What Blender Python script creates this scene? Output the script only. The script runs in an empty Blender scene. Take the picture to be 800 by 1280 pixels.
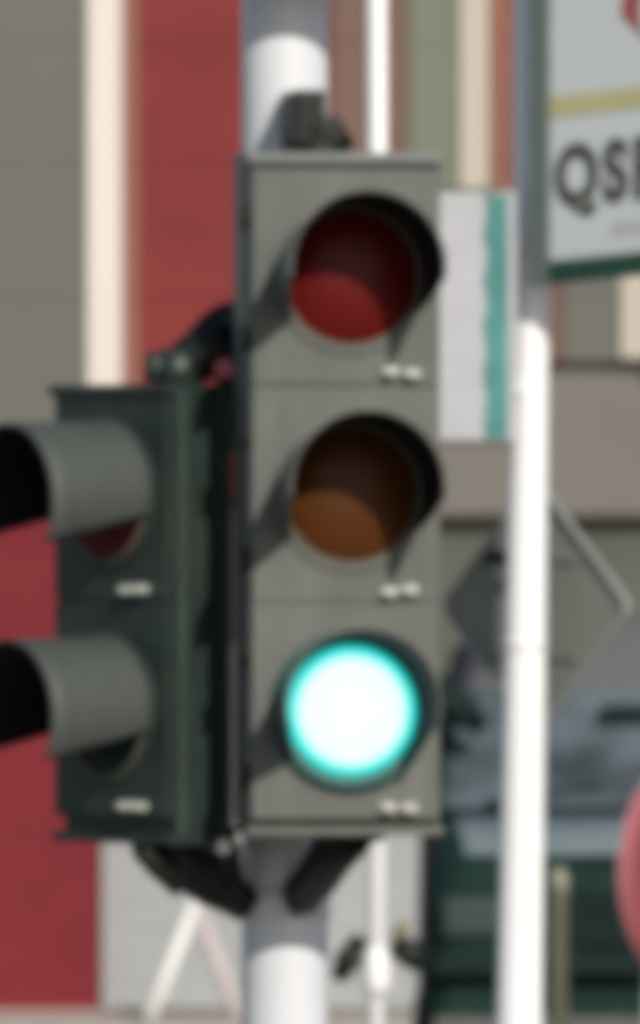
import bpy, bmesh, math, random
from mathutils import Vector, Matrix
random.seed(7)
S = bpy.context.scene
COL = S.collection
R = math.radians

# ------------------------------------------------------------------ camera, light, exposure
ZC = 2.5
K = 1.5/1280/20.0            # metres per photograph pixel per metre of distance
cam_d = bpy.data.cameras.new('camera')
cam = bpy.data.objects.new('camera', cam_d); COL.objects.link(cam)
cam.location = (0, 0, ZC); cam.rotation_euler = (R(90), 0, 0)
cam_d.sensor_fit = 'VERTICAL'; cam_d.sensor_height = 36; cam_d.sensor_width = 22.5
cam_d.lens = 480; cam_d.clip_start = 0.1; cam_d.clip_end = 3000
cam_d.dof.use_dof = True; cam_d.dof.focus_distance = 9.0; cam_d.dof.aperture_fstop = 31
S.camera = cam
w = bpy.data.worlds.new('World'); S.world = w; w.use_nodes = True
nt = w.node_tree; nt.nodes.clear()
sky = nt.nodes.new('ShaderNodeTexSky'); sky.sky_type = 'NISHITA'; sky.sun_disc = False
bg = nt.nodes.new('ShaderNodeBackground'); bg.inputs[1].default_value = 0.10
wo = nt.nodes.new('ShaderNodeOutputWorld')
nt.links.new(sky.outputs[0], bg.inputs[0]); nt.links.new(bg.outputs[0], wo.inputs[0])
SUN_EL, SUN_AZ = 31, 22      # azimuth to the right of the direction back to the camera
sky.sun_elevation = R(SUN_EL); sky.sun_rotation = R(180-SUN_AZ)
sd = bpy.data.lights.new('sun', 'SUN'); sd.energy = 4.2; sd.angle = R(0.5); sd.color = (1.0, 0.955, 0.88)
so = bpy.data.objects.new('sun', sd); COL.objects.link(so)
to_sun = Vector((math.sin(R(SUN_AZ))*math.cos(R(SUN_EL)), -math.cos(R(SUN_AZ))*math.cos(R(SUN_EL)), math.sin(R(SUN_EL))))
so.rotation_euler = to_sun.to_track_quat('Z', 'Y').to_euler(); so.location = (5, -5, 20)
S.view_settings.view_transform = 'Standard'; S.view_settings.look = 'None'
S.view_settings.exposure = -0.13; S.view_settings.gamma = 1.0; S.view_settings.use_curve_mapping = False
S.cycles.pixel_filter_type = 'BLACKMAN_HARRIS'; S.cycles.filter_width = 8.0
S.cycles.use_denoising = True
S.cycles.max_bounces = 6

# ------------------------------------------------------------------ helpers
def PX(px, d): return (px-400)*K*d
def PZ(py, d): return ZC-(py-640)*K*d

def mat(name, col, rough=0.5, metal=0.0, var=0.12, scale=8.0, bump=0.0, coat=0.0, dirt=None, dirt_amt=0.0, spec=0.5, stretch=(1,1,1)):
    m = bpy.data.materials.new(name); m.use_nodes = True
    t = m.node_tree; b = t.nodes['Principled BSDF']
    tc = t.nodes.new('ShaderNodeTexCoord'); mp = t.nodes.new('ShaderNodeMapping')
    mp.inputs['Scale'].default_value = stretch
    t.links.new(tc.outputs['Object'], mp.inputs[0])
    n = t.nodes.new('ShaderNodeTexNoise'); n.inputs['Scale'].default_value = scale; n.inputs['Detail'].default_value = 6
    n.inputs['Roughness'].default_value = 0.6
    t.links.new(mp.outputs[0], n.inputs['Vector'])
    cr = t.nodes.new('ShaderNodeValToRGB')
    c0 = tuple(max(0, c*(1-var)) for c in col); c1 = tuple(min(1, c*(1+var)) for c in col)
    cr.color_ramp.elements[0].position = 0.3; cr.color_ramp.elements[1].position = 0.7
    cr.color_ramp.elements[0].color = (*c0, 1); cr.color_ramp.elements[1].color = (*c1, 1)
    t.links.new(n.outputs['Fac'], cr.inputs[0])
    out = cr.outputs[0]
    if dirt:
        n2 = t.nodes.new('ShaderNodeTexNoise'); n2.inputs['Scale'].default_value = scale*0.45; n2.inputs['Detail'].default_value = 8
        t.links.new(mp.outputs[0], n2.inputs['Vector'])
        mr = t.nodes.new('ShaderNodeMapRange'); mr.inputs[1].default_value = 0.5; mr.inputs[2].default_value = 0.72; mr.inputs[4].default_value = dirt_amt
        t.links.new(n2.outputs['Fac'], mr.inputs[0])
        mx = t.nodes.new('ShaderNodeMixRGB'); mx.inputs[2].default_value = (*dirt, 1)
        t.links.new(mr.outputs[0], mx.inputs[0]); t.links.new(out, mx.inputs[1]); out = mx.outputs[0]
    t.links.new(out, b.inputs['Base Color'])
    b.inputs['Roughness'].default_value = rough; b.inputs['Metallic'].default_value = metal
    b.inputs['Coat Weight'].default_value = coat; b.inputs['Specular IOR Level'].default_value = spec
    if bump:
        bp = t.nodes.new('ShaderNodeBump'); bp.inputs['Strength'].default_value = bump; bp.inputs['Distance'].default_value = 0.01
        t.links.new(n.outputs['Fac'], bp.inputs['Height']); t.links.new(bp.outputs[0], b.inputs['Normal'])
    return m

def box(bm, x0, x1, y0, y1, z0, z1, bev=0.0, mi=0):
    r = bmesh.ops.create_cube(bm, size=1)
    vs = r['verts']
    for v in vs:
        v.co = Vector(((x0+x1)/2+v.co.x*(x1-x0), (y0+y1)/2+v.co.y*(y1-y0), (z0+z1)/2+v.co.z*(z1-z0)))
    fs = set(f for v in vs for f in v.link_faces)
    for f in fs: f.material_index = mi
    if bev:
        es = list(set(e for v in vs for e in v.link_edges))
        rr = bmesh.ops.bevel(bm, geom=es, offset=bev, segments=3, profile=0.6, affect='EDGES')
        for f in rr['faces']: f.material_index = mi
def tube(bm, pts, rads, n=20, cap=True, mi=0):
    pts = [Vector(p) for p in pts]
    if not isinstance(rads, (list, tuple)): rads = [rads]*len(pts)
    rings = []
    for i, p in enumerate(pts):
        a = pts[max(i-1, 0)]; b = pts[min(i+1, len(pts)-1)]
        d = (b-a).normalized(); q = d.to_track_quat('Z', 'Y')
        rings.append([bm.verts.new(p+q @ Vector((math.cos(2*math.pi*k/n)*rads[i], math.sin(2*math.pi*k/n)*rads[i], 0))) for k in range(n)])
    for i in range(len(rings)-1):
        for k in range(n):
            f = bm.faces.new((rings[i][k], rings[i][(k+1) % n], rings[i+1][(k+1) % n], rings[i+1][k])); f.smooth = True; f.material_index = mi
    if cap:
        bm.faces.new(list(reversed(rings[0]))).material_index = mi; bm.faces.new(rings[-1]).material_index = mi
def lathe(bm, prof, axis='y', n=48, centre=(0, 0, 0), mi=0):
    """prof: (radius, position along axis)"""
    c = Vector(centre); rings = []
    for r_, h in prof:
        if r_ < 1e-5:
            rings.append([bm.verts.new(c+Vector((0, h, 0)) if axis == 'y' else c+Vector((0, 0, h)))])
            continue
        ring = []
        for k in range(n):
            a = 2*math.pi*k/n
            ring.append(bm.verts.new(c+(Vector((r_*math.cos(a), h, r_*math.sin(a))) if axis == 'y' else Vector((r_*math.cos(a), r_*math.sin(a), h)))))
        rings.append(ring)
    for i in range(len(rings)-1):
        A, B = rings[i], rings[i+1]
        for k in range(n):
            k2 = (k+1) % n
            if len(A) == 1 and len(B) == 1: continue
            if len(A) == 1: f = bm.faces.new((A[0], B[k2], B[k]))
            elif len(B) == 1: f = bm.faces.new((A[k], A[k2], B[0]))
            else: f = bm.faces.new((A[k], A[k2], B[k2], B[k]))
            f.smooth = True; f.material_index = mi
def prism(bm, poly, y0, y1, mi=0):
    """poly in (x,z), extruded along y"""
    a = [bm.verts.new((x, y0, z)) for x, z in poly]; b = [bm.verts.new((x, y1, z)) for x, z in poly]
    bm.faces.new(a).material_index = mi; bm.faces.new(list(reversed(b))).material_index = mi
    for i in range(len(poly)):
        j = (i+1) % len(poly)
        bm.faces.new((a[j], a[i], b[i], b[j])).material_index = mi
def obj(name, bm, mats, parent=None, loc=None, rot=None, smooth=False):
    bmesh.ops.recalc_face_normals(bm, faces=bm.faces)
    me = bpy.data.meshes.new(name); bm.to_mesh(me); bm.free()
    for m in (mats if isinstance(mats, (list, tuple)) else [mats]): me.materials.append(m)
    o = bpy.data.objects.new(name, me); COL.objects.link(o)
    if parent: o.parent = parent
    if loc: o.location = loc
    if rot: o.rotation_euler = rot
    return o
def tag(o, label=None, cat=None, group=None, kind=None):
    if label: o['label'] = label
    if cat: o['category'] = cat
    if group: o['group'] = group
    if kind: o['kind'] = kind
    return o
def thing(name, label, cat, loc=(0, 0, 0), rotz=0, group=None):
    o = bpy.data.objects.new(name, None); COL.objects.link(o)
    o.location = loc; o.rotation_euler = (0, 0, rotz); o.empty_display_size = 0.1
    return tag(o, label, cat, group)
def BM(): return bmesh.new()
def simple(name, m, parent, *boxes, bev=0.0):
    bm = BM()
    for b in boxes: box(bm, *b, bev=bev)
    return obj(name, bm, m, parent)
def text_mesh(s, size, depth, bold=0.0, spacing=1.0):
    c = bpy.data.curves.new('t', 'FONT'); c.body = s; c.size = size; c.extrude = depth; c.offset = bold; c.space_character = spacing
    o = bpy.data.objects.new('t', c); COL.objects.link(o)
    dg = bpy.context.evaluated_depsgraph_get(); dg.update()
    me = bpy.data.meshes.new_from_object(o.evaluated_get(dg)); bpy.data.objects.remove(o)
    return me

# ------------------------------------------------------------------ materials
M = {}
M['asphalt'] = mat('asphalt', (.06, .058, .056), .9, var=.25, scale=3, bump=.3)
M['paving'] = mat('paving', (.36, .31, .275), .85, var=.15, scale=1.5)
M['kerb'] = mat('kerb_stone', (.36, .34, .31), .85)
M['marking'] = mat('road_paint', (.7, .7, .68), .7, dirt=(.2, .2, .2), dirt_amt=.5)
M['galv'] = mat('pole_white_grey', (.66, .665, .69), .36, metal=0.0, var=.05, scale=5, dirt=(.34, .34, .33), dirt_amt=.30, stretch=(1, 1, .25))
M['white_pole'] = mat('pole_white_paint', (.84, .83, .82), .38, var=.04, scale=4, dirt=(.5, .48, .44), dirt_amt=.25, stretch=(1, 1, .2))
M['housing'] = mat('signal_housing_grey_green', (.125, .13, .112), .5, var=.2, scale=14, dirt=(.17, .165, .14), dirt_amt=.5, spec=.4)
M['door'] = mat('signal_door_grey', (.118, .122, .108), .55, var=.2, scale=9, dirt=(.068, .082, .064), dirt_amt=.8, stretch=(1.6, 1, .45), spec=.35)
M['ped_body'] = mat('signal_housing_dark_green', (.020, .032, .027), .42, var=.2, scale=12, dirt=(.045, .05, .035), dirt_amt=.4)
M['ped_visor'] = mat('visor_grey', (.058, .066, .060), .65, var=.16, scale=10, dirt=(.05, .06, .05), dirt_amt=.4)
M['ped_edge'] = mat('edge_strip_green', (.035, .05, .043), .5, var=.2)
M['black'] = mat('matt_black', (.008, .008, .0085), .7, spec=.25)
M['bracket'] = mat('bracket_black', (.010, .012, .009), .5, var=.4, scale=20, spec=.3)
M['steel'] = mat('latch_steel', (.55, .56, .5), .35, metal=.2)
M['rim'] = mat('lens_gasket', (.19, .18, .14), .5)
M['redglint'] = mat('reddish_reflection', (.5, .10, .12), .5)
def lens_mat(name, col, rough=.33):
    m = mat(name, col, rough, var=.1, scale=3, coat=.0, spec=.16)
    t = m.node_tree; b = t.nodes['Principled BSDF']
    v = t.nodes.new('ShaderNodeTexVoronoi'); v.inputs['Scale'].default_value = 90
    tc = t.nodes.new('ShaderNodeTexCoord'); t.links.new(tc.outputs['Object'], v.inputs['Vector'])
    bp = t.nodes.new('ShaderNodeBump'); bp.inputs['Strength'].default_value = .5; bp.inputs['Distance'].default_value = .003
    t.links.new(v.outputs['Distance'], bp.inputs['Height']); t.links.new(bp.outputs[0], b.inputs['Normal'])
    b.inputs['Subsurface Weight'].default_value = 1.0; b.inputs['Subsurface Radius'].default_value = (1.0, .6, .5); b.inputs['Subsurface Scale'].default_value = .035
    return m
M['lens_red'] = lens_mat('red_lens_unlit', (.135, .009, .008))
M['lens_amber'] = lens_mat('amber_lens_unlit', (.10, .034, .008))
M['lens_dark_red'] = lens_mat('dark_red_lens', (.09, .016, .014))
M['lens_dark_green'] = lens_mat('dark_green_lens', (.006, .016, .011))
def lit_green():
    m = bpy.data.materials.new('green_lens_lit'); m.use_nodes = True; t = m.node_tree
    b = t.nodes['Principled BSDF']; b.inputs['Base Color'].default_value = (.003, .02, .018, 1); b.inputs['Roughness'].default_value = .5; b.inputs['Specular IOR Level'].default_value = .1
    tc = t.nodes.new('ShaderNodeTexCoord'); ln = t.nodes.new('ShaderNodeVectorMath'); ln.operation = 'LENGTH'
    sx = t.nodes.new('ShaderNodeVectorMath'); sx.operation = 'MULTIPLY'; sx.inputs[1].default_value = (1, 0, 1)
    t.links.new(tc.outputs['Object'], sx.inputs[0]); t.links.new(sx.outputs[0], ln.inputs[0])
    cr = t.nodes.new('ShaderNodeValToRGB'); e = cr.color_ramp.elements
    mr = t.nodes.new('ShaderNodeMapRange'); mr.inputs[2].default_value = .1
    t.links.new(ln.outputs['Value'], mr.inputs[0]); t.links.new(mr.outputs[0], cr.inputs[0])
    e[0].position = 0; e[0].color = (.42, .43, .445, 1)
    e[1].position = 1.0; e[1].color = (.0, .12, .11, 1)
    x = e.new(.72); x.color = (.385, .43, .455, 1); x = e.new(.86); x.color = (.04, .42, .38, 1); x = e.new(.94); x.color = (.0, .22, .20, 1)
    v = t.nodes.new('ShaderNodeTexVoronoi'); v.inputs['Scale'].default_value = 70; t.links.new(tc.outputs['Object'], v.inputs['Vector'])
    m2 = t.nodes.new('ShaderNodeMapRange'); m2.inputs[2].default_value = .7; m2.inputs[3].default_value = 2.75; m2.inputs[4].default_value = 2.6; t.links.new(v.outputs['Distance'], m2.inputs[0]); t.links.new(m2.outputs[0], b.inputs['Emission Strength'])
    t.links.new(cr.outputs[0], b.inputs['Emission Color']); b.inputs['Emission Strength'].default_value = 2.3
    return m
M['lens_green_lit'] = lit_green()

# ------------------------------------------------------------------ ground
bm = BM(); box(bm, -400, 400, -60, 63.4, -.5, 0); box(bm, -400, 400, 63.4, 900, -.5, -.004)
g = obj('road', bm, M['asphalt']); tag(g, 'grey asphalt roadway in front of the building', kind='structure')
bm = BM(); box(bm, -60, 60, 63.55, 140, -.3, .12)
tag(obj('pavement', bm, M['paving']), 'pale beige pavement along the foot of the building', kind='structure')
bm = BM(); box(bm, -60, 60, 63.4, 63.547, -.3, .125)
tag(obj('kerb', bm, M['kerb']), 'stone kerb edging the pavement', kind='structure')
bm = BM(); box(bm, -3.2, 3.4, 19.2, 30.5, -.3, .12, bev=.03)
tag(obj('traffic_island', bm, M['kerb']), 'raised concrete island under the signal poles', kind='structure')
bm = BM()
for i in range(-8, 9): box(bm, i*7-1.5, i*7+1.5, 44.9, 45.05, -.01, .004)
tag(obj('road_marking', bm, M['marking']), 'white dashed centre line on the road', kind='structure')
G = .12

# ------------------------------------------------------------------ the building
BD = 65.0
def bX(p): return PX(p, BD)
def bZ(p): return PZ(p, BD)
wall_grey = mat('cladding_grey', (.145, .145, .126), .75, spec=.15, var=.06, scale=.8, dirt=(.15, .16, .12), dirt_amt=.3, stretch=(1, 1, .3))
wall_taupe = mat('render_taupe', (.178, .166, .146), .8, spec=.15, var=.07, scale=1.2, dirt=(.17, .15, .14), dirt_amt=.4)
red_p = mat('red_panel', (.20, .037, .036), .7, spec=.08, var=.08, scale=1.5, dirt=(.24, .045, .038), dirt_amt=.5)
red_low = mat('red_kiosk_panel', (.18, .024, .030), .65, spec=.08, var=.12, scale=.9, dirt=(.26, .055, .055), dirt_amt=.6)
brown_p = mat('brown_panel', (.15, .085, .062), .7, var=.12, scale=3, stretch=(3, 1, .2))
brick_p = mat('orange_brown_panel', (.24, .095, .062), .7, var=.12, scale=3, stretch=(3, 1, .2))
cream = mat('cream_pilaster', (.68, .60, .54), .6, var=.05, scale=3, stretch=(1, 1, .2))
cream_d = mat('weathered_cream_pilaster', (.47, .42, .345), .65, var=.07, scale=3, stretch=(2, 1, .2))
green_grey = mat('green_grey_panel', (.155, .17, .125), .7, var=.08, scale=3, stretch=(3, 1, .2))
pale_wall = mat('pale_shutter', (.34, .35, .35), .7, spec=.2, var=.06, scale=1.6, dirt=(.22, .24, .19), dirt_amt=.7)
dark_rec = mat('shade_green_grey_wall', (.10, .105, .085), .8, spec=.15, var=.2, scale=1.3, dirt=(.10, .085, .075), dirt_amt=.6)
glass_d = mat('dark_shop_glass', (.02, .03, .035), .12, var=.2, scale=1)
B = thing('commercial_building', 'wide grey building behind the signals with red, cream and brown vertical panels', 'building', (0, BD, G))
def bpart(name, m, boxes, label=None, bev=0.0, parent=B):
    bm = BM()
    for (p0, p1, q0, q1, dy0, dy1) in boxes:       # photograph-equivalent extents at the facade, dy from the facade plane
        box(bm, bX(p0), bX(p1), dy0, dy1, bZ(q1)-G, bZ(q0)-G, bev=bev)
    o = obj(name, bm, m, parent)
    if label: o['label'] = label
    return o
TOP = -1500
# core and roof
bpart('wall', wall_taupe, [(-3500, 4500, TOP, 455, .25, 14), (-3500, -900, 455, 1264, .25, 14), (2400, 4500, 455, 1264, .25, 14), (-900, 2400, 455, 640, .12, 14)], 'taupe rendered band under the vertical panels')
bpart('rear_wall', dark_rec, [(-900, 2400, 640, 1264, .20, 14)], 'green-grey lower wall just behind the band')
bpart('roof', wall_grey, [(-3550, 4550, TOP-60, TOP, -.3, 14.2)])
# upper storey vertical panels, seams modelled as gaps between the sheets
def sheet(name, m, p0, p1, dy, q1=455, label=None):
    seams = [-1500, -1150, -800, -460, -120, 54, 202, 372, q1]
    bxs = [(p0, p1, a+.3, b-.5, dy, .248) for a, b in zip(seams, seams[1:])]
    return bpart(name, m, bxs, label)
sheet('cladding_panel', wall_grey, -900, 107, .05, 640, 'plain grey cladding left of the cream pilaster')
sheet('cladding_panel', brick_p, 153, 174, .034, 620, 'narrow orange-brown strip beside the cream pilaster')
sheet('cladding_panel', red_p, 174.5, 412, .035, 620, 'tall red cladding beside the cream pilaster')
sheet('cladding_panel', brown_p, 414, 509, .02, 455, 'red-brown cladding behind the thin white post')
sheet('cladding_panel', green_grey, 511, 573, .04, 455, 'grey-green cladding strip')
sheet('cladding_panel', brick_p, 613, 640, .03, 455, 'orange-brown cladding strip')
sheet('cladding_panel', brown_p, 642, 704, .03, 452, 'brown cladding below the hanging sign')
sheet('cladding_panel', wall_grey, 706, 774, .05, 452)
sheet('cladding_panel', red_p, 818, 1050, -.02)
for k in range(5):
    x = 1060+k*280
    sheet('cladding_panel', wall_grey, x, x+190, .05); sheet('cladding_panel', brick_p, x+232, x+278, .02)
    bpart('pilaster', cream_d, [(x+192, x+230, TOP, 450, -.12, .246)])
bpart('pilaster', cream, [(109, 152, TOP, 640, .028, .246)], 'bright cream pilaster left of the red panel')
bpart('pilaster', cream_d, [(575, 611, TOP, 455, .022, .246)], 'weathered cream pilaster behind the small board')
bpart('pilaster', cream_d, [(776, 816, TOP, 448, .02, .246)], 'cream pilaster below the hanging sign')
for k in range(3):
    x = -300-k*280
    bpart('pilaster', cream, [(x, x+45, TOP, 455, -.12, .04)])
# lower storey
lowred = bpart('wall_panel', red_low, [(-260, 124, 642, 1262, -.10, .198)], 'red painted lower wall panel')
bpart('window_sill', cream_d, [(-262, 126, 1262, 1275, -.14, .198)])
sh = []
for i in range(14): sh.append((127, 530, 800+i*33, 800+(i+1)*33-.5, .12, .15))
shutter = bpart('shutter', pale_wall, sh+[(127, 530, 800, 1262, .152, .198)], 'pale grey slatted shutter')
bpart('shutter_frame', wall_grey, [(531, 536, 642, 1262, .1, .198), (125, 530, 642, 798, .1, .198)])
for x in (860, 1250, 1640, 2030):
    wn = bpart('window', wall_grey, [(x, x+8, 760, 1200, .12, .198), (x+322, x+330, 760, 1200, .12, .198), (x+8, x+322, 760, 768, .12, .198), (x+8, x+322, 1192, 1200, .12, .198)])
    bpart('pane', glass_d, [(x+8, x+322, 768, 1192, .16, .19)], parent=wn)
bpart('ledge', mat('ledge_brown', (.10, .08, .065), .7), [(541, 2390, 640, 647, .09, .198)], 'thin brown ledge under the taupe band')

# ------------------------------------------------------------------ signals
def visor_bm(r, L, a0=-12, a1=192, drop=28, n=44, steps=6, tilt=0.07, th=.003):
    bm = BM()
    grid = {}
    for s in range(steps+1):
        u = s/steps
        A0 = a0-(1-u)*drop; A1 = a1+(1-u)*drop
        for k in range(n+1):
            a = R(A0+(A1-A0)*k/n)
            for w_, rr in ((0, r+th), (1, r)):
                rr2 = rr*(1+.05*u)
                grid[s, k, w_] = bm.verts.new((rr2*math.cos(a), -L*u, rr2*math.sin(a)+tilt*L*u))
    def q(a, b, c, d, mi, sm=True):
        f = bm.faces.new((a, b, c, d)); f.material_index = mi; f.smooth = sm
    for s in range(steps):
        for k in range(n):
            for w_ in (0, 1):
                q(grid[s, k, w_], grid[s, k+1, w_], grid[s+1, k+1, w_], grid[s+1, k, w_], w_)
        q(grid[s, 0, 0], grid[s+1, 0, 0], grid[s+1, 0, 1], grid[s, 0, 1], 0, False)
        q(grid[s, n, 0], grid[s+1, n, 0], grid[s+1, n, 1], grid[s, n, 1], 0, False)
    for k in range(n):
        q(grid[steps, k, 0], grid[steps, k+1, 0], grid[steps, k+1, 1], grid[steps, k, 1], 0, False)
    # fixing flange
    for k in range(n):
        aa = [R(a0-drop+(a1-a0+2*drop)*kk/n) for kk in (k, k+1)]
        vs = [bm.verts.new((rr*math.cos(a), -.0015, rr*math.sin(a))) for rr, a in ((r+th, aa[0]), (r+th, aa[1]), (r+.011, aa[1]), (r+.011, aa[0]))]
        bm.faces.new(vs).material_index = 0
    return bm
def section(root, zc, cx, W, H, lens_m, door_m, visor_m, visor_len, lens_label, r=.1, lit=False, va=(-12, 192, 28, .07)):
    bm = BM(); box(bm, -W/2+.006, W/2-.006, -.006, .012, zc-H/2+.0008, zc+H/2-.0008, bev=.003)
    # raised ring round the lens
    lathe(bm, [(r+.002, -.0055), (r+.002, -.011), (r+.014, -.011), (r+.018, -.0055)], centre=(cx, 0, zc))
    d = obj('section_door', bm, door_m, root)
    bm = BM()
    rj = random.Random(int(zc*1000)+int(W*1e4))
    for dx in (.055+rj.uniform(-.003, .003), .088+rj.uniform(-.004, .002)):
        zc_ = zc; zc = zc+rj.uniform(-.002, .003)
        box(bm, cx+dx-.012, cx+dx+.012, -.020, -.0065, zc-H/2+.012, zc-H/2+.024, bev=.003)
        tube(bm, [(cx+dx, -.02, zc-H/2+.018), (cx+dx, -.028, zc-H/2+.018)], .0055, n=12)
        zc = zc_
    obj('latch', bm, M['steel'], d)
    bm = BM(); lathe(bm, [(r-.001, -.0062), (r-.001, -.0145), (r+.0018, -.0155), (r+.0018, -.0062)])
    rg = obj('lens_rim', bm, M['rim'], root, loc=(cx, 0, zc))
    if lit:
        bm = BM(); lathe(bm, [(r+.0022, -.012), (r+.0022, -.0165), (r+.019, -.014), (r+.019, -.012)])
        obj('lens_gasket', bm, mat('gasket_teal_glow', (.010, .075, .068), .6), root, loc=(cx, 0, zc))  # teal spill of the lit lens is put into this ring's colour
    bm = BM(); lathe(bm, [(0, -.030), (.02, -.0295), (.045, -.027), (.07, -.0215), (.088, -.014), (r-.0012, -.0068)])
    l = obj('lens', bm, lens_m, root, loc=(cx, 0, zc)); l['label'] = lens_label
    v = obj('visor', visor_bm(r+.006, visor_len, a0=va[0], a1=va[1], drop=va[2], tilt=va[3]), [visor_m, M['black']], root, loc=(cx, -.0115, zc))
    return l
SH = .3185
# vehicle signal
D0 = 20.0
VS = thing('traffic_signal', 'grey three-light traffic signal facing the camera, its bottom green light lit', 'traffic light', (PX(431, D0), D0, 2.032), R(7))
W = .288
bm = BM(); box(bm, -W/2, W/2, .0125, .185, .006, .985, bev=.014)
obj('housing', bm, M['housing'], VS)
bm = BM(); box(bm, -W/2-.001, W/2+.001, -.006, .188, .978, .9945, bev=.004)
o = obj('top_cap', bm, mat('cap_pale_grey', (.15, .16, .148), .5, var=.15, scale=10), VS); o['label'] = 'paler grey cap over the housing'
simple('bottom_cap', M['housing'], VS, (-W/2-.002, W/2+.002, -.004, .188, -.006, .007), bev=.004)
zc = lambda py: PZ(py, D0)-2.032
section(VS, zc(346), .008, W, SH, M['lens_red'], M['door'], M['housing'], .205, 'unlit red lens', va=(-6, 186, 30, .05))
section(VS, zc(618), .008, W, SH, M['lens_amber'], M['door'], M['housing'], .205, 'unlit amber lens', va=(-6, 186, 30, .05))
section(VS, zc(889), .008, W, SH, M['lens_green_lit'], M['door'], M['housing'], .15, 'lit green lens glowing white and cyan', lit=True)
# hinges on the left flank
for z in (.08, .26, .40, .58, .72, .90):
    bm = BM(); tube(bm, [(-W/2-.001, .002, z-.018), (-W/2-.001, .002, z+.018)], .006, n=12); obj('hinge', bm, M['bracket'], VS)
def lumpy(bm, amt=.006, seed=1):
    bmesh.ops.subdivide_edges(bm, edges=bm.edges[:], cuts=1, use_grid_fill=True)
    rn = random.Random(seed)
    for q in bm.verts: q.co += Vector((rn.uniform(-amt, amt), rn.uniform(-amt, amt), rn.uniform(-amt, amt)))
# brackets (local frame of the signal; pole axis about .33 m behind)
def arm_plate(bm, pts, thick, mi=0):   # polyline plate swept with square section
    tube(bm, pts, thick, n=10, mi=mi)
POLE = Vector((PX(356, 20.33), 20.33, 0)); PR = .0645
def to_local(root, p):
    m = Matrix.Translation(root.location) @ Matrix.Rotation(root.rotation_euler.z, 4, 'Z')
    return m.inverted() @ Vector(p)
bm = BM()   # lower bracket: from the underside of the head down and back to the pole
a = to_local(VS, (PX(436, 20.1), 20.10, PZ(1040, 20.1))); b = to_local(VS, (PX(405, 20.15), 20.17, PZ(1085, 20.1))); c = to_local(VS, (PX(380, 20.2), 20.25, PZ(1118, 20.2))); d = to_local(VS, (PX(371, 20.25), 20.30, PZ(1130, 20.2)))
tube(bm, [a, b, c, d], [.036, .034, .03, .028], n=14)
tube(bm, [a+Vector((0, 0, .02)), a-Vector((0, 0, .012))], .05, n=20)
tube(bm, [b+Vector((.02, -.03, .02)), c+Vector((.03, -.03, .015))], [.016, .012], n=10)
lumpy(bm, .004, 2)
obj('lower_bracket', bm, M['bracket'], VS)
bm = BM()
a = to_local(VS, (PX(398, 20.1), 20.12, PZ(192, 20.1))); b = a+Vector((0, 0, .035)); c = to_local(VS, (PX(384, 20.2), 20.26, PZ(140, 20.2)))
tube(bm, [a-Vector((0, 0, .01)), a+Vector((0, 0, .018))], .045, n=20)
box(bm, a.x-.040, a.x+.008, a.y-.03, c.y, a.z+.01, a.z+.094, bev=.008)
box(bm, a.x-.03, a.x+.034, a.y-.03, a.y+.05, a.z+.01, a.z+.055, bev=.012)
tube(bm, [a+Vector((.02, 0, .03)), a+Vector((.03, -.02, .01))], .022, n=12)
obj('upper_bracket', bm, M['bracket'], VS)

# pedestrian signal, two sections, facing left
ang = -52
cx_, cy_ = PX(215, 20.1), 20.10          # its near right-hand edge
Wp = .286
u = Vector((math.cos(R(ang)), math.sin(R(ang)), 0))   # local +x in the world
org = Vector((cx_, cy_, 0))-u*(Wp/2)
PS = thing('pedestrian_signal', 'dark green two-section signal turned to face left, with long grey hoods', 'pedestrian signal', (org.x, org.y, PZ(1052, 20.15)), R(ang))
zb = PS.location.z; zp = lambda py: PZ(py, 20.15)-zb
bm = BM(); box(bm, -Wp/2, Wp/2, .0125, .118, .004, zp(486), bev=.012)
obj('housing', bm, M['ped_body'], PS)
bm = BM(); box(bm, -Wp/2-.004, Wp/2+.004, -.012, .122, zp(494), zp(480), bev=.004)
obj('top_cap', bm, M['ped_body'], PS)
for q in ((Wp/2-.001, Wp/2+.006, .006, .024, .01, zp(490)), (Wp/2-.001, Wp/2+.005, .088, .1, .01, zp(490))): simple('edge_strip', M['ped_edge'], PS, q, bev=.002)
simple('bottom_cap', M['ped_body'], PS, (-Wp/2-.002, Wp/2+.002, -.004, .12, -.004, .012), bev=.004)
section(PS, zp(618), -.004, Wp, SH, M['lens_dark_red'], M['ped_body'], M['ped_visor'], .183, 'unlit dark red lens', va=(-33, 213, -16, -.05))
section(PS, zp(888), -.004, Wp, SH, M['lens_dark_green'], M['ped_body'], M['ped_visor'], .183, 'unlit dark green lens', va=(-33, 213, -16, -.05))
bm = BM()
pw = lambda px, py, d: to_local(PS, (PX(px, d), d, PZ(py, d)))
tube(bm, [pw(205, 1050, 20.2), pw(235, 1085, 20.22), pw(268, 1108, 20.25), pw(305, 1128, 20.29)], [.040, .036, .032, .028], n=14)
tube(bm, [pw(190, 1046, 20.2), pw(190, 1062, 20.2)], .03, n=16)
tube(bm, [pw(270, 1060, 20.24), pw(285, 1120, 20.26)], [.034, .03], n=14)
tube(bm, [pw(175, 1062, 20.12), pw(222, 1112, 20.16)], [.014, .011], n=10)
lumpy(bm, .004, 5)
lb = obj('lower_bracket', bm, M['bracket'], PS)
bm = BM(); tube(bm, [pw(280, 1059, 20.12), pw(280, 1059, 20.23)], .011, n=12)
obj('bolt', bm, M['steel'], lb)
bm = BM()
tube(bm, [pw(222, 486, 20.2), pw(222, 436, 20.2)], [.035, .030], n=18)
tube(bm, [pw(195, 478, 20.2), pw(195, 440, 20.2)], [.018, .016], n=12)
ub = obj('upper_bracket', bm, M['ped_body'], PS)
bm = BM()
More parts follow.
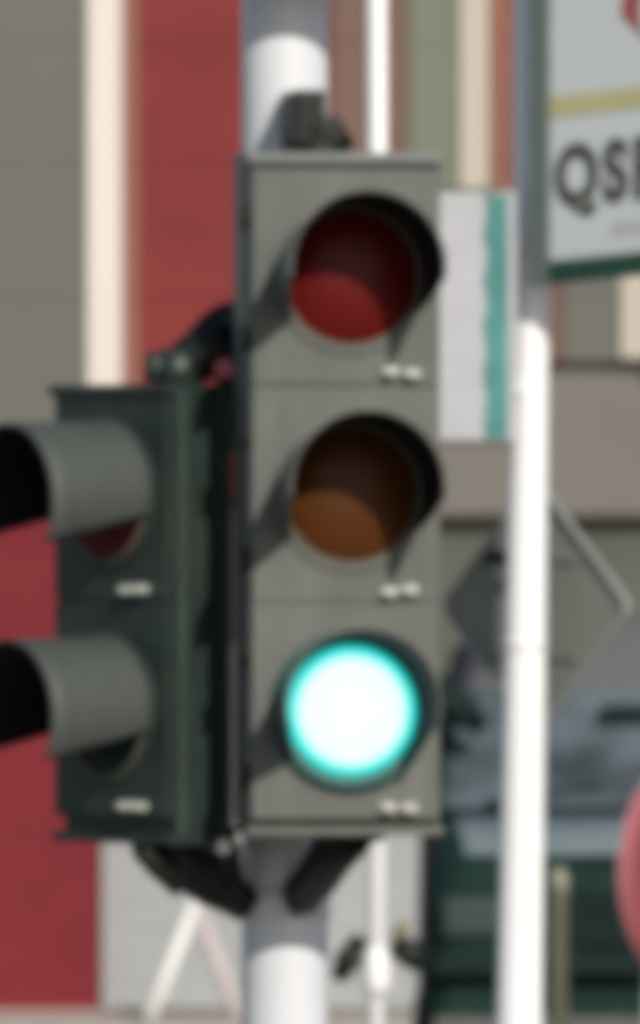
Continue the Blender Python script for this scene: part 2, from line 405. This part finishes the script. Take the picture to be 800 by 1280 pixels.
tube(bm, [pw(232, 455, 20.2), pw(258, 440, 20.22), pw(290, 415, 20.26), pw(325, 405, 20.31)], [.034, .042, .045, .036], n=14)
tube(bm, [pw(293, 412, 20.2), pw(300, 385, 20.2)], [.026, .016], n=12)
lumpy(bm, .004, 9)
obj('bracket_arm', bm, M['bracket'], PS)
bm = BM(); tube(bm, [pw(280, 461, 20.16), pw(282, 462, 20.20)], [.013, .02], n=12); obj('red_glint', bm, M['redglint'], PS)  # a small reddish reflection, modelled as a red-coloured stub
tube_b = BM(); tube(tube_b, [pw(282, 470, 20.2), pw(282, 520, 20.22), pw(292, 560, 20.24)], .014, n=10); obj('conduit', tube_b, M['bracket'], PS)

# pole of the signals
SP = thing('signal_pole', 'stout pale grey pole carrying the lit traffic signal and the pedestrian signal', 'pole', (POLE.x, POLE.y, G))
bm = BM(); tube(bm, [(0, 0, 0), (0, 0, 1.5), (0, 0, 3.0), (0, 0, 4.4)], [PR+.001, PR, PR, PR-.001], n=48)
obj('shaft', bm, M['galv'], SP)
bm = BM(); tube(bm, [(0, 0, 4.4), (0, 0, 4.43), (0, 0, 4.46)], [PR+.004, PR+.002, .02], n=32); obj('cap', bm, M['bracket'], SP)
bm = BM(); tube(bm, [(0, 0, 0), (0, 0, .02)], .16, n=40)
for k in range(4): tube(bm, [(.12*math.cos(k*math.pi/2+.8), .12*math.sin(k*math.pi/2+.8), .02), (.12*math.cos(k*math.pi/2+.8), .12*math.sin(k*math.pi/2+.8), .05)], .014, n=6)
obj('base_plate', bm, M['galv'], SP)
bm = BM()
for zz in (PZ(1128, 20.3)-G,): tube(bm, [(0, 0, zz-.025), (0, 0, zz+.025)], PR+.003, n=48)
obj('clamp_band', bm, M['galv'], SP)
simple('shadow_caster_box', M['galv'], SP, (-.09, .16, -PR-.145, -PR+.012, PZ(-30, 20.3)-G, PZ(-210, 20.3)-G), bev=.008)  # added box above the view, there to cast shade on the upper shaft
simple('access_door', M['galv'], SP, (-.03, .03, -PR-.003, -PR+.01, .5, .85))

# ------------------------------------------------------------------ second pole, hanging sign, small board, round mirror
D2 = 25.0
TP = thing('sign_pole', 'slender white pole right of the signal, carrying the framed sign', 'pole', (PX(649, D2), D2, G))
bm = BM()
z_b, z_t = PZ(1280, D2)-G, PZ(380, D2)-G
tx = PX(664, D2)-PX(649, D2)
tube(bm, [(-.022, 0, 0), (0, 0, z_b), (tx, 0, z_t), (tx+.012, 0, 4.6)], [.052, .0425, .0335, .029], n=48)
obj('shaft', bm, M['white_pole'], TP)
bm = BM(); zz = PZ(806, D2)-G; tt = (zz-z_b)/(z_t-z_b); tube(bm, [(tx*tt, 0, zz-.009), (tx*tt, 0, zz+.009)], .0425-.009*tt+.0008, n=40); obj('strap', bm, M['white_pole'], TP)
bm = BM(); tube(bm, [(-.022, 0, 0), (-.022, 0, .02)], .12, n=32); obj('base_plate', bm, M['white_pole'], TP)
bm = BM(); tube(bm, [(tx, 0, 4.6), (tx+.014, 0, 4.64)], [.034, .02], n=32); obj('cap', bm, M['bracket'], TP)

# framed hanging sign: local x to the right along the face, z up
yaw = R(-33)
SG = thing('hanging_sign', 'white framed sign with dark capital letters and a yellow line, upper right', 'sign', (PX(668, 24.9), 24.9, PZ(357, 24.9)))
SG.rotation_euler = (0, 0, yaw)
ca = math.cos(yaw)
kx = K*24.86/ca; kz = K*24.86
sign_face = mat('sign_face', (.50, .53, .535), .35, var=.03, scale=3, dirt=(.42, .45, .42), dirt_amt=.4)
frame_g = mat('sign_frame_grey', (.105, .13, .12), .5, var=.1, scale=10)
frame_dg = mat('sign_frame_dark_green', (.010, .045, .028), .45)
ink = mat('sign_ink', (.055, .058, .045), .6)
yel = mat('sign_yellow', (.40, .38, .19), .5)
redink = mat('sign_red', (.30, .065, .06), .6)
greyink = mat('sign_grey_print', (.33, .33, .33), .6)
SW, SHh = 520*kx, 760*kz
simple('panel', sign_face, SG, (20*kx, SW-.02, -.004, .02, 26*kz, SHh-.02))
for q in ((0, 22*kx, -.018, .03, 0, SHh), (SW-.022, SW, -.018, .03, 0, SHh)): simple('side_frame', frame_g, SG, q, bev=.003)
simple('bottom_frame', frame_dg, SG, (22*kx+.001, SW-.023, -.018, .03, 0, 28*kz), bev=.003)
simple('top_frame', frame_dg, SG, (22*kx+.001, SW-.023, -.018, .03, SHh-.025, SHh), bev=.003)
simple('colour_band', yel, SG, (22*kx+.001, SW-.023, -.0065, -.0042, 208*kz, 234*kz))
me = text_mesh('QSR', .149, .001, bold=.0068, spacing=1.2); me.materials.append(ink)
o = bpy.data.objects.new('lettering', me); COL.objects.link(o); o.parent = SG
o.location = (28*kx, -.0062, 98*kz); o.rotation_euler = (R(90), 0, 0); o.scale = (.75, 1.0, 1)
bm = BM()
xx = 100
random.seed(3)
while xx < 460:
    wd = random.uniform(5, 12); box(bm, xx*kx, (xx+wd)*kx, -.0058, -.0042, 52*kz, (52+random.choice((10, 13, 16)))*kz); xx += wd+5
obj('small_print', bm, greyink, SG)
# emblem near the top: red leaf-like patch and a thin dark ring
bm = BM()
pts = []
for k in range(26):
    a = 2*math.pi*k/26; rr = .085*(1+.22*math.sin(3*a+.5)+.10*math.sin(7*a)); pts.append((146*kx+rr*math.cos(a), 360*kz+rr*.9*math.sin(a)))
prism(bm, pts, -.0064, -.0042)
obj('emblem_patch', bm, redink, SG)
bm = BM()
for k in range(40):
    a0, a1 = 2*math.pi*k/40, 2*math.pi*(k+1)/40
    P = [(161*kx+rr*math.cos(a), 325*kz+rr*1.25*math.sin(a)) for rr, a in ((.052, a0), (.052, a1), (.045, a1), (.045, a0))]
    prism(bm, P, -.0084, -.0066)
obj('emblem_ring', bm, greyink, SG)
bm = BM()
prism(bm, [(161*kx+.0445*math.cos(2*math.pi*k/40), 325*kz+.0445*1.25*math.sin(2*math.pi*k/40)) for k in range(40)], -.0082, -.0066)
obj('emblem_disc', bm, sign_face, SG)
for z in (60*kz, 400*kz, 700*kz):
    bm = BM(); tube(bm, [(.004, .02, z), (.0, .10, z)], .012, n=12); obj('mounting_bolt', bm, M['bracket'], SG)

for ch in SG.children:        # the frame hangs a little racked: its rails climb to the right, its stiles stay upright
    sx = ch.scale.x if ch.name.startswith('lettering') else 1.0
    for q in ch.data.vertices:
        if ch.name.startswith('lettering'): q.co.y += .078*(q.co.x*sx+ch.location.x)
        else: q.co.z += .078*q.co.x

# small white board with a teal strip, fixed to the left of the pole
NB = thing('notice_board', 'small white board with a scalloped teal edge beside the grey signal', 'board', (PX(596, 24.93), 24.93, PZ(551, 24.93)))
k2 = K*24.93
nb_w = mat('board_white', (.42, .42, .44), .5, var=.07, scale=12, dirt=(.30, .34, .30), dirt_amt=.6)
teal = mat('board_teal', (.055, .215, .19), .5, var=.35, scale=14)
simple('panel', nb_w, NB, (-52*k2, 50*k2, 0, .012, 0, 312*k2), bev=.003)
bm = BM()
poly = [(39*k2, 4*k2), (39*k2, 308*k2)]
N = 40
for k in range(N+1):
    t = 1-k/N; z = (4+304*t)*k2
    poly.append(((11 - 2.0*math.sin(t*math.pi*10)-(2.5 if k % 7 == 0 else 0))*k2, z))
prism(bm, poly, -.003, -.0005)
obj('edge_strip', bm, teal, NB)
edge_m = mat('board_edge_dark', (.06, .055, .045), .6)
for q in ((-52*k2, 40*k2, -.004, .014, -6*k2, -1*k2), (-52*k2, 30*k2, -.004, .014, 313*k2, 317*k2)): simple('edge_trim', edge_m, NB, q)
simple('clamp', M['galv'], NB, (34*k2, 58*k2, .013, .05, 240*k2, 252*k2))
simple('clamp', M['galv'], NB, (34*k2, 58*k2, .013, .05, 60*k2, 72*k2))

WS = thing('warning_sign', 'grey back of a diamond-shaped road sign behind the white sign pole', 'road sign', (PX(672, 25.16), 25.16, PZ(758, 25.16)), R(-42))
hwd, hhd = .236, .240
ri = .010
def dia(w_, h_, rc=.10):
    P = []
    C4 = [(0, h_), (w_, 0), (0, -h_), (-w_, 0)]
    for q in range(4):
        p, c, n_ = Vector(C4[q-1]), Vector(C4[q]), Vector(C4[(q+1) % 4])
        a = c+(p-c)*rc; b = c+(n_-c)*rc
        for t in (0, .25, .5, .75, 1): P.append(tuple(a*(1-t)**2+c*2*t*(1-t)+b*t*t))
    return P
back_m = mat('sign_back_aluminium', (.20, .203, .178), .7, var=.14, scale=7, dirt=(.13, .14, .12), dirt_amt=.6, spec=.2)
bm = BM(); prism(bm, dia(hwd, hhd), 0, .003); obj('sign_plate', bm, back_m, WS)
bm = BM()
O, I = dia(hwd, hhd), dia(hwd-.008, hhd-.008)
n_ = len(O)
vo = [[bm.verts.new((x, y, z)) for x, z in P] for P, y in ((O, -.0005), (O, -ri), (I, -ri), (I, -.0005))]
for q in range(4):
    for k in range(n_): bm.faces.new((vo[q][k], vo[q][(k+1) % n_], vo[(q+1) % 4][(k+1) % n_], vo[(q+1) % 4][k]))
obj('edge_flange', bm, mat('flange_pale', (.30, .30, .28), .5), WS)
for z in (-.09, .09):
    bm = BM(); box(bm, -.10, .10, -.006, -.0006, z-.009, z+.009, bev=.002); obj('stiffener', bm, back_m, WS)
bm = BM(); tube(bm, [(0, -.001, .09), (-.02, -.12, .09)], .012, n=12); obj('clamp', bm, M['bracket'], WS)

# thin white post between the two poles
D3 = 30.0
TN = thing('slim_post', 'thin white post directly behind the lit traffic signal', 'post', (PX(471, D3), D3, G))
k3 = K*D3
z3 = lambda py: PZ(py, D3)-G
bm = BM(); tube(bm, [(0, 0, 0), (.0, 0, z3(640)), (-.004, 0, 4.9)], [.0235, .0225, .022], n=32); obj('shaft', bm, M['white_pole'], TN)
bm = BM()
for (q0, q1, r_) in ((1185, 1242, .032),): tube(bm, [(0, 0, z3(q1)), (0, 0, z3(q1-8)), (0, 0, z3(q0+8)), (0, 0, z3(q0))], [.026, r_, r_, .026], n=24)
obj('collar', bm, M['white_pole'], TN)
bm = BM()
tube(bm, [(-20*k3, -.02, z3(1172)), (-36*k3, -.03, z3(1200)), (-50*k3, -.03, z3(1224))], [.020, .030, .016], n=12)
tube(bm, [(22*k3, -.02, z3(1178)), (40*k3, -.03, z3(1190)), (56*k3, -.03, z3(1206))], [.018, .034, .022], n=12)
tube(bm, [(-22*k3, 0, z3(1192)), (24*k3, 0, z3(1192))], .010, n=10)
obj('lamp_clamp', bm, M['bracket'], TN)
bm = BM(); tube(bm, [(28*k3, -.02, z3(1174)), (34*k3, -.02, z3(1150))], [.018, .012], n=12)
obj('lever', bm, mat('olive_grip', (.20, .19, .10), .6), TN)

# weathered wooden post right of the white pole
D4 = 34.0
wood = mat('weathered_wood', (.075, .075, .05), .8, var=.3, scale=12, stretch=(4, 4, .4), dirt=(.16, .15, .11), dirt_amt=.5)
WP = thing('wooden_stake', 'weathered olive wooden stake close right of the white pole foot', 'stake', (PX(699, D4), D4, 0))
bm = BM(); zt = PZ(1084, D4)
box(bm, -.022, .022, -.02, .02, 0, zt-.06, bev=.004); obj('stake_body', bm, wood, WP)
bm = BM(); tube(bm, [(0, 0, zt-.063), (0, 0, zt-.02), (0, 0, zt)], [.026, .022, .008], n=10); obj('stake_tip', bm, mat('pale_wood', (.28, .27, .20), .8, var=.2), WP)

# round red-ringed road sign at the right-hand edge
D5 = 38.0
RS = thing('round_road_sign', 'round red-rimmed road sign cut by the right edge of the view', 'road sign', (PX(831, D5), D5, 0), R(58))
zc5 = PZ(1090, D5); r5 = 133*K*D5
sg_red = mat('sign_rim_red', (.31, .075, .085), .7, var=.06)
sg_white = mat('sign_white', (.40, .25, .28), .45, var=.05)
bm = BM(); lathe(bm, [(0, -.0005), (r5*.99, -.0005), (r5, .001), (r5, .006), (r5*.98, .008), (0, .008)], n=64); obj('sign_plate', bm, sg_white, RS, loc=(0, -.03, zc5))
bm = BM(); lathe(bm, [(r5*.45, -.0008), (r5*.45, -.003), (r5*.995, -.003), (r5*.995, -.0008)], n=64); obj('sign_rim', bm, sg_red, RS, loc=(0, -.03, zc5))
bm = BM(); tube(bm, [(0, .03, 0), (0, .03, zc5+r5*.9)], .03, n=24); obj('post', bm, M['galv'], RS)
for s in (-.5, .5): simple('clamp', M['steel'], RS, (-.06, .06, -.021, .03, zc5+s*r5-.015, zc5+s*r5+.015))

# ------------------------------------------------------------------ parked van
D6 = 58.9; kv = K*D6
van_g = mat('van_green_paint', (.009, .026, .022), .65, var=.4, scale=3.5, spec=.12)
van_top = mat('van_grey_roof', (.138, .133, .133), .6, spec=.2, var=.08, scale=2)
glass = mat('windscreen_glass', (.08, .098, .108), .3, var=.55, scale=3.2, spec=.3)
trim = mat('black_trim', (.009, .018, .017), .65, spec=.12)
VD = 50.0; VS_ = VD/D6        # the van is drawn at one size, then fitted to the size of a small van
VN = thing('parked_van', 'dark green van with a grey roof parked facing the camera, lower right', 'van', (PX(792, VD), VD, 0))
def vobj(name, bm, m, parent, fit=True):
    if fit:
        for q in bm.verts:
            q.co = Vector((q.co.x*VS_, q.co.y*VS_, q.co.z*VS_+ZC*(1-VS_) if q.co.z > .45 else .26+max(0, q.co.z-.28)*2.4))
    return obj(name, bm, m, parent)
def vsimple(name, m, parent, *boxes, bev=0.0, fit=True):
    bm = BM()
    for b in boxes: box(bm, *b, bev=bev)
    return vobj(name, bm, m, parent, fit)
hw = .905
zv = lambda py: PZ(py, D6)
# lofted body: stations along y, each (y, halfwidth bottom, halfwidth top, z bottom, z top)
def loft(bm, sts, n=7, mi=0):
    rings = []
    for (y, wb, wt, zb_, zt_) in sts:
        r_ = min(.09, (zt_-zb_)*.3)
        pr = [(-wb, zb_), (-wb, zb_+.25*(zt_-zb_)), (-(wb*.3+wt*.7), zt_-r_), (-wt+.3*r_, zt_-.3*r_), (-wt+r_, zt_)]
        pr = pr+[(-a, b) for a, b in reversed(pr)]
        rings.append([bm.verts.new((x, y, z)) for x, z in pr])
    m = len(rings[0])
    for i in range(len(rings)-1):
        for k in range(m):
            f = bm.faces.new((rings[i][k], rings[i][(k+1) % m], rings[i+1][(k+1) % m], rings[i+1][k])); f.smooth = True; f.material_index = mi
    bm.faces.new(rings[0]); bm.faces.new(list(reversed(rings[-1])))
bm = BM()
loft(bm, [(-.02, hw-.10, hw-.14, .36, .90), (.04, hw-.02, hw-.06, .30, 1.00), (.35, hw, hw-.05, .28, 1.10), (.75, hw, hw-.03, .28, 1.17), (1.2, hw, hw-.02, .28, 1.22), (4.0, hw, hw-.02, .28, 1.22), (4.2, hw-.05, hw-.08, .34, 1.15)])
vobj('body', bm, van_g, VN)
bm = BM()   # bonnet; its pale blue-grey is sky reflection put into the colour
loft(bm, [(.10, hw-.16, hw-.2, 1.0, 1.035), (.45, hw-.13, hw-.16, 1.09, 1.14), (.80, hw-.10, hw-.13, 1.15, 1.195)])
vobj('bonnet', bm, mat('van_bonnet_sky_sheen', (.15, .185, .195), .5, spec=.3), VN)
bm = BM()   # cabin above the belt line behind the windscreen
loft(bm, [(.98, hw-.03, hw-.07, 1.2, 1.30), (1.38, hw-.04, hw-.14, 1.2, zv(872)), (1.75, hw-.05, hw-.36, 1.2, zv(795)), (2.3, hw-.05, hw-.40, 1.2, zv(772)), (4.0, hw-.05, hw-.40, 1.2, zv(777)), (4.15, hw-.08, hw-.2, 1.2, zv(800))])
vobj('roof', bm, van_top, VN)
# windscreen: sloping quad with thickness
def quad_slab(bm, p, th=.01):
    P = [Vector(q) for q in p]; n_ = (P[1]-P[0]).cross(P[3]-P[0]).normalized()*th
    a = [bm.verts.new(q) for q in P]; b = [bm.verts.new(q+n_) for q in P]
    bm.faces.new(a); bm.faces.new(list(reversed(b)))
    for i in range(4): bm.faces.new((a[i], b[i], b[(i+1) % 4], a[(i+1) % 4]))
zt6 = zv(866)
bm = BM(); quad_slab(bm, [(-hw+.09, .80, 1.20), (hw-.09, .80, 1.20), (hw-.17, 1.34, zt6), (-hw+.17, 1.34, zt6)], .015)
ws = vobj('windscreen', bm, glass, VN)
for s in (-1, 1):
    bm = BM(); tube(bm, [(s*(hw-.06), .80, 1.20), (s*(hw-.145), 1.34, zt6)], .034, n=10); vobj('windscreen_pillar', bm, trim, VN)
bm = BM(); box(bm, -.12, .12, 1.10, 1.13, zv(905), zv(886), bev=.008); vobj('rear_view_mirror', bm, trim, VN)
for s in (-.35, .35):
    bm = BM(); tube(bm, [(s-.25, .775, 1.215), (s+.1, .86, 1.285), (s+.22, .88, 1.30)], .013, n=8); tube(bm, [(s-.26, .765, 1.21), (s-.24, .775, 1.225)], .03, n=10); vobj('wiper', bm, trim, VN)
for s in (-1, 1):
    bm = BM(); tube(bm, [(s*(hw-.05), .95, zv(935)), (s*(hw-.04), .93, zv(905))], .03, n=8)
    tube(bm, [(s*(hw-.27), .86, zv(914)), (s*(hw-.14), .86, zv(884)), (s*(hw-.02), .88, zv(858))], [.04, .085, .07], n=12); vobj('side_mirror', bm, trim, VN)
    bm = BM(); quad_slab(bm, [(s*(hw-.028), 1.35, 1.28), (s*(hw-.028), 3.9, 1.28), (s*(hw-.115), 3.9, 1.72), (s*(hw-.115), 1.6, 1.72)], .01*s); vobj('side_window', bm, glass, VN)
    bm = BM(); box(bm, s*.68-.15, s*.68+.15, -.05, .02, .66, .84, bev=.03); hl = vobj('headlight', bm, mat('headlight_glass', (.018, .036, .034), .5), VN)
vsimple('grille', trim, VN, (-.48, .48, -.045, -.015, .62, .86), *[(-.47, .47, -.055, -.046, .64+i*.045, .655+i*.045) for i in range(5)])
simple('bumper', mat('grey_bumper', (.10, .095, .085), .7), VN, (-.74, .74, -.12, -.01, .24, .655), bev=.03)
vsimple('bumper_strip', trim, VN, (-hw+.04, hw-.04, -.12, -.02, .50, .58), bev=.02)
for x, y in ((-1, .62), (1, .62), (-1, 3.3), (1, 3.3)):
    bm = BM(); s = x
    c = Vector((x*(hw-.10)*VS_, y*VS_, .325))
    bmt = BM(); n_ = 28
    def wheel_prof(b_, prof):
        rings = []
        for r_, h in prof: rings.append([b_.verts.new(c+Vector((h*s, r_*math.cos(2*math.pi*k/n_), r_*math.sin(2*math.pi*k/n_)))) for k in range(n_)])
        for i in range(len(rings)-1):
            for k in range(n_): b_.faces.new((rings[i][k], rings[i][(k+1) % n_], rings[i+1][(k+1) % n_], rings[i+1][k])).smooth = True
        b_.faces.new(rings[0]); b_.faces.new(rings[-1])
    wheel_prof(bm, [(.20, -.10), (.31, -.095), (.325, -.07), (.325, .07), (.31, .10), (.21, .104)])
    ty = obj('wheel', bm, trim, VN)
    wheel_prof(bmt, [(.19, .102), (.19, .112), (.05, .118)]); obj('rim', bmt, M['galv'], ty)
# ------------------------------------------------------------------ folding ladder by the pale shutter
D7 = 64.2; k7 = K*D7
SL = thing('folding_ladder', 'pale A-frame folding ladder standing against the shutter, lower left', 'ladder', (PX(245, D7), D7, G))
za = PZ(1128, D7)-G
lad = mat('ladder_pale', (.84, .85, .78), .5, var=.08, scale=5); lad2 = mat('ladder_pinkish', (.55, .46, .46), .5)
def leg(x1, y, m, lab=None):
    bm = BM(); tube(bm, [(0, y*.2, za), (x1, y, 0)], [.028, .031], n=8); o = obj('leg', bm, m, SL); return o
leg(-.22, -.22, lad); leg(-.22+.0, .22, lad); leg(.20, -.22, lad2); leg(.20, .22, lad)
bm = BM(); tube(bm, [(0, -.07, za), (0, .07, za)], .03, n=10); obj('hinge_cap', bm, lad, SL)
for t in (.2, .4, .6, .8):
    bm = BM(); tube(bm, [(-.22*t, -.22*t, za*(1-t)), (-.22*t, .22*t, za*(1-t))], .014, n=8); obj('rung', bm, lad, SL)
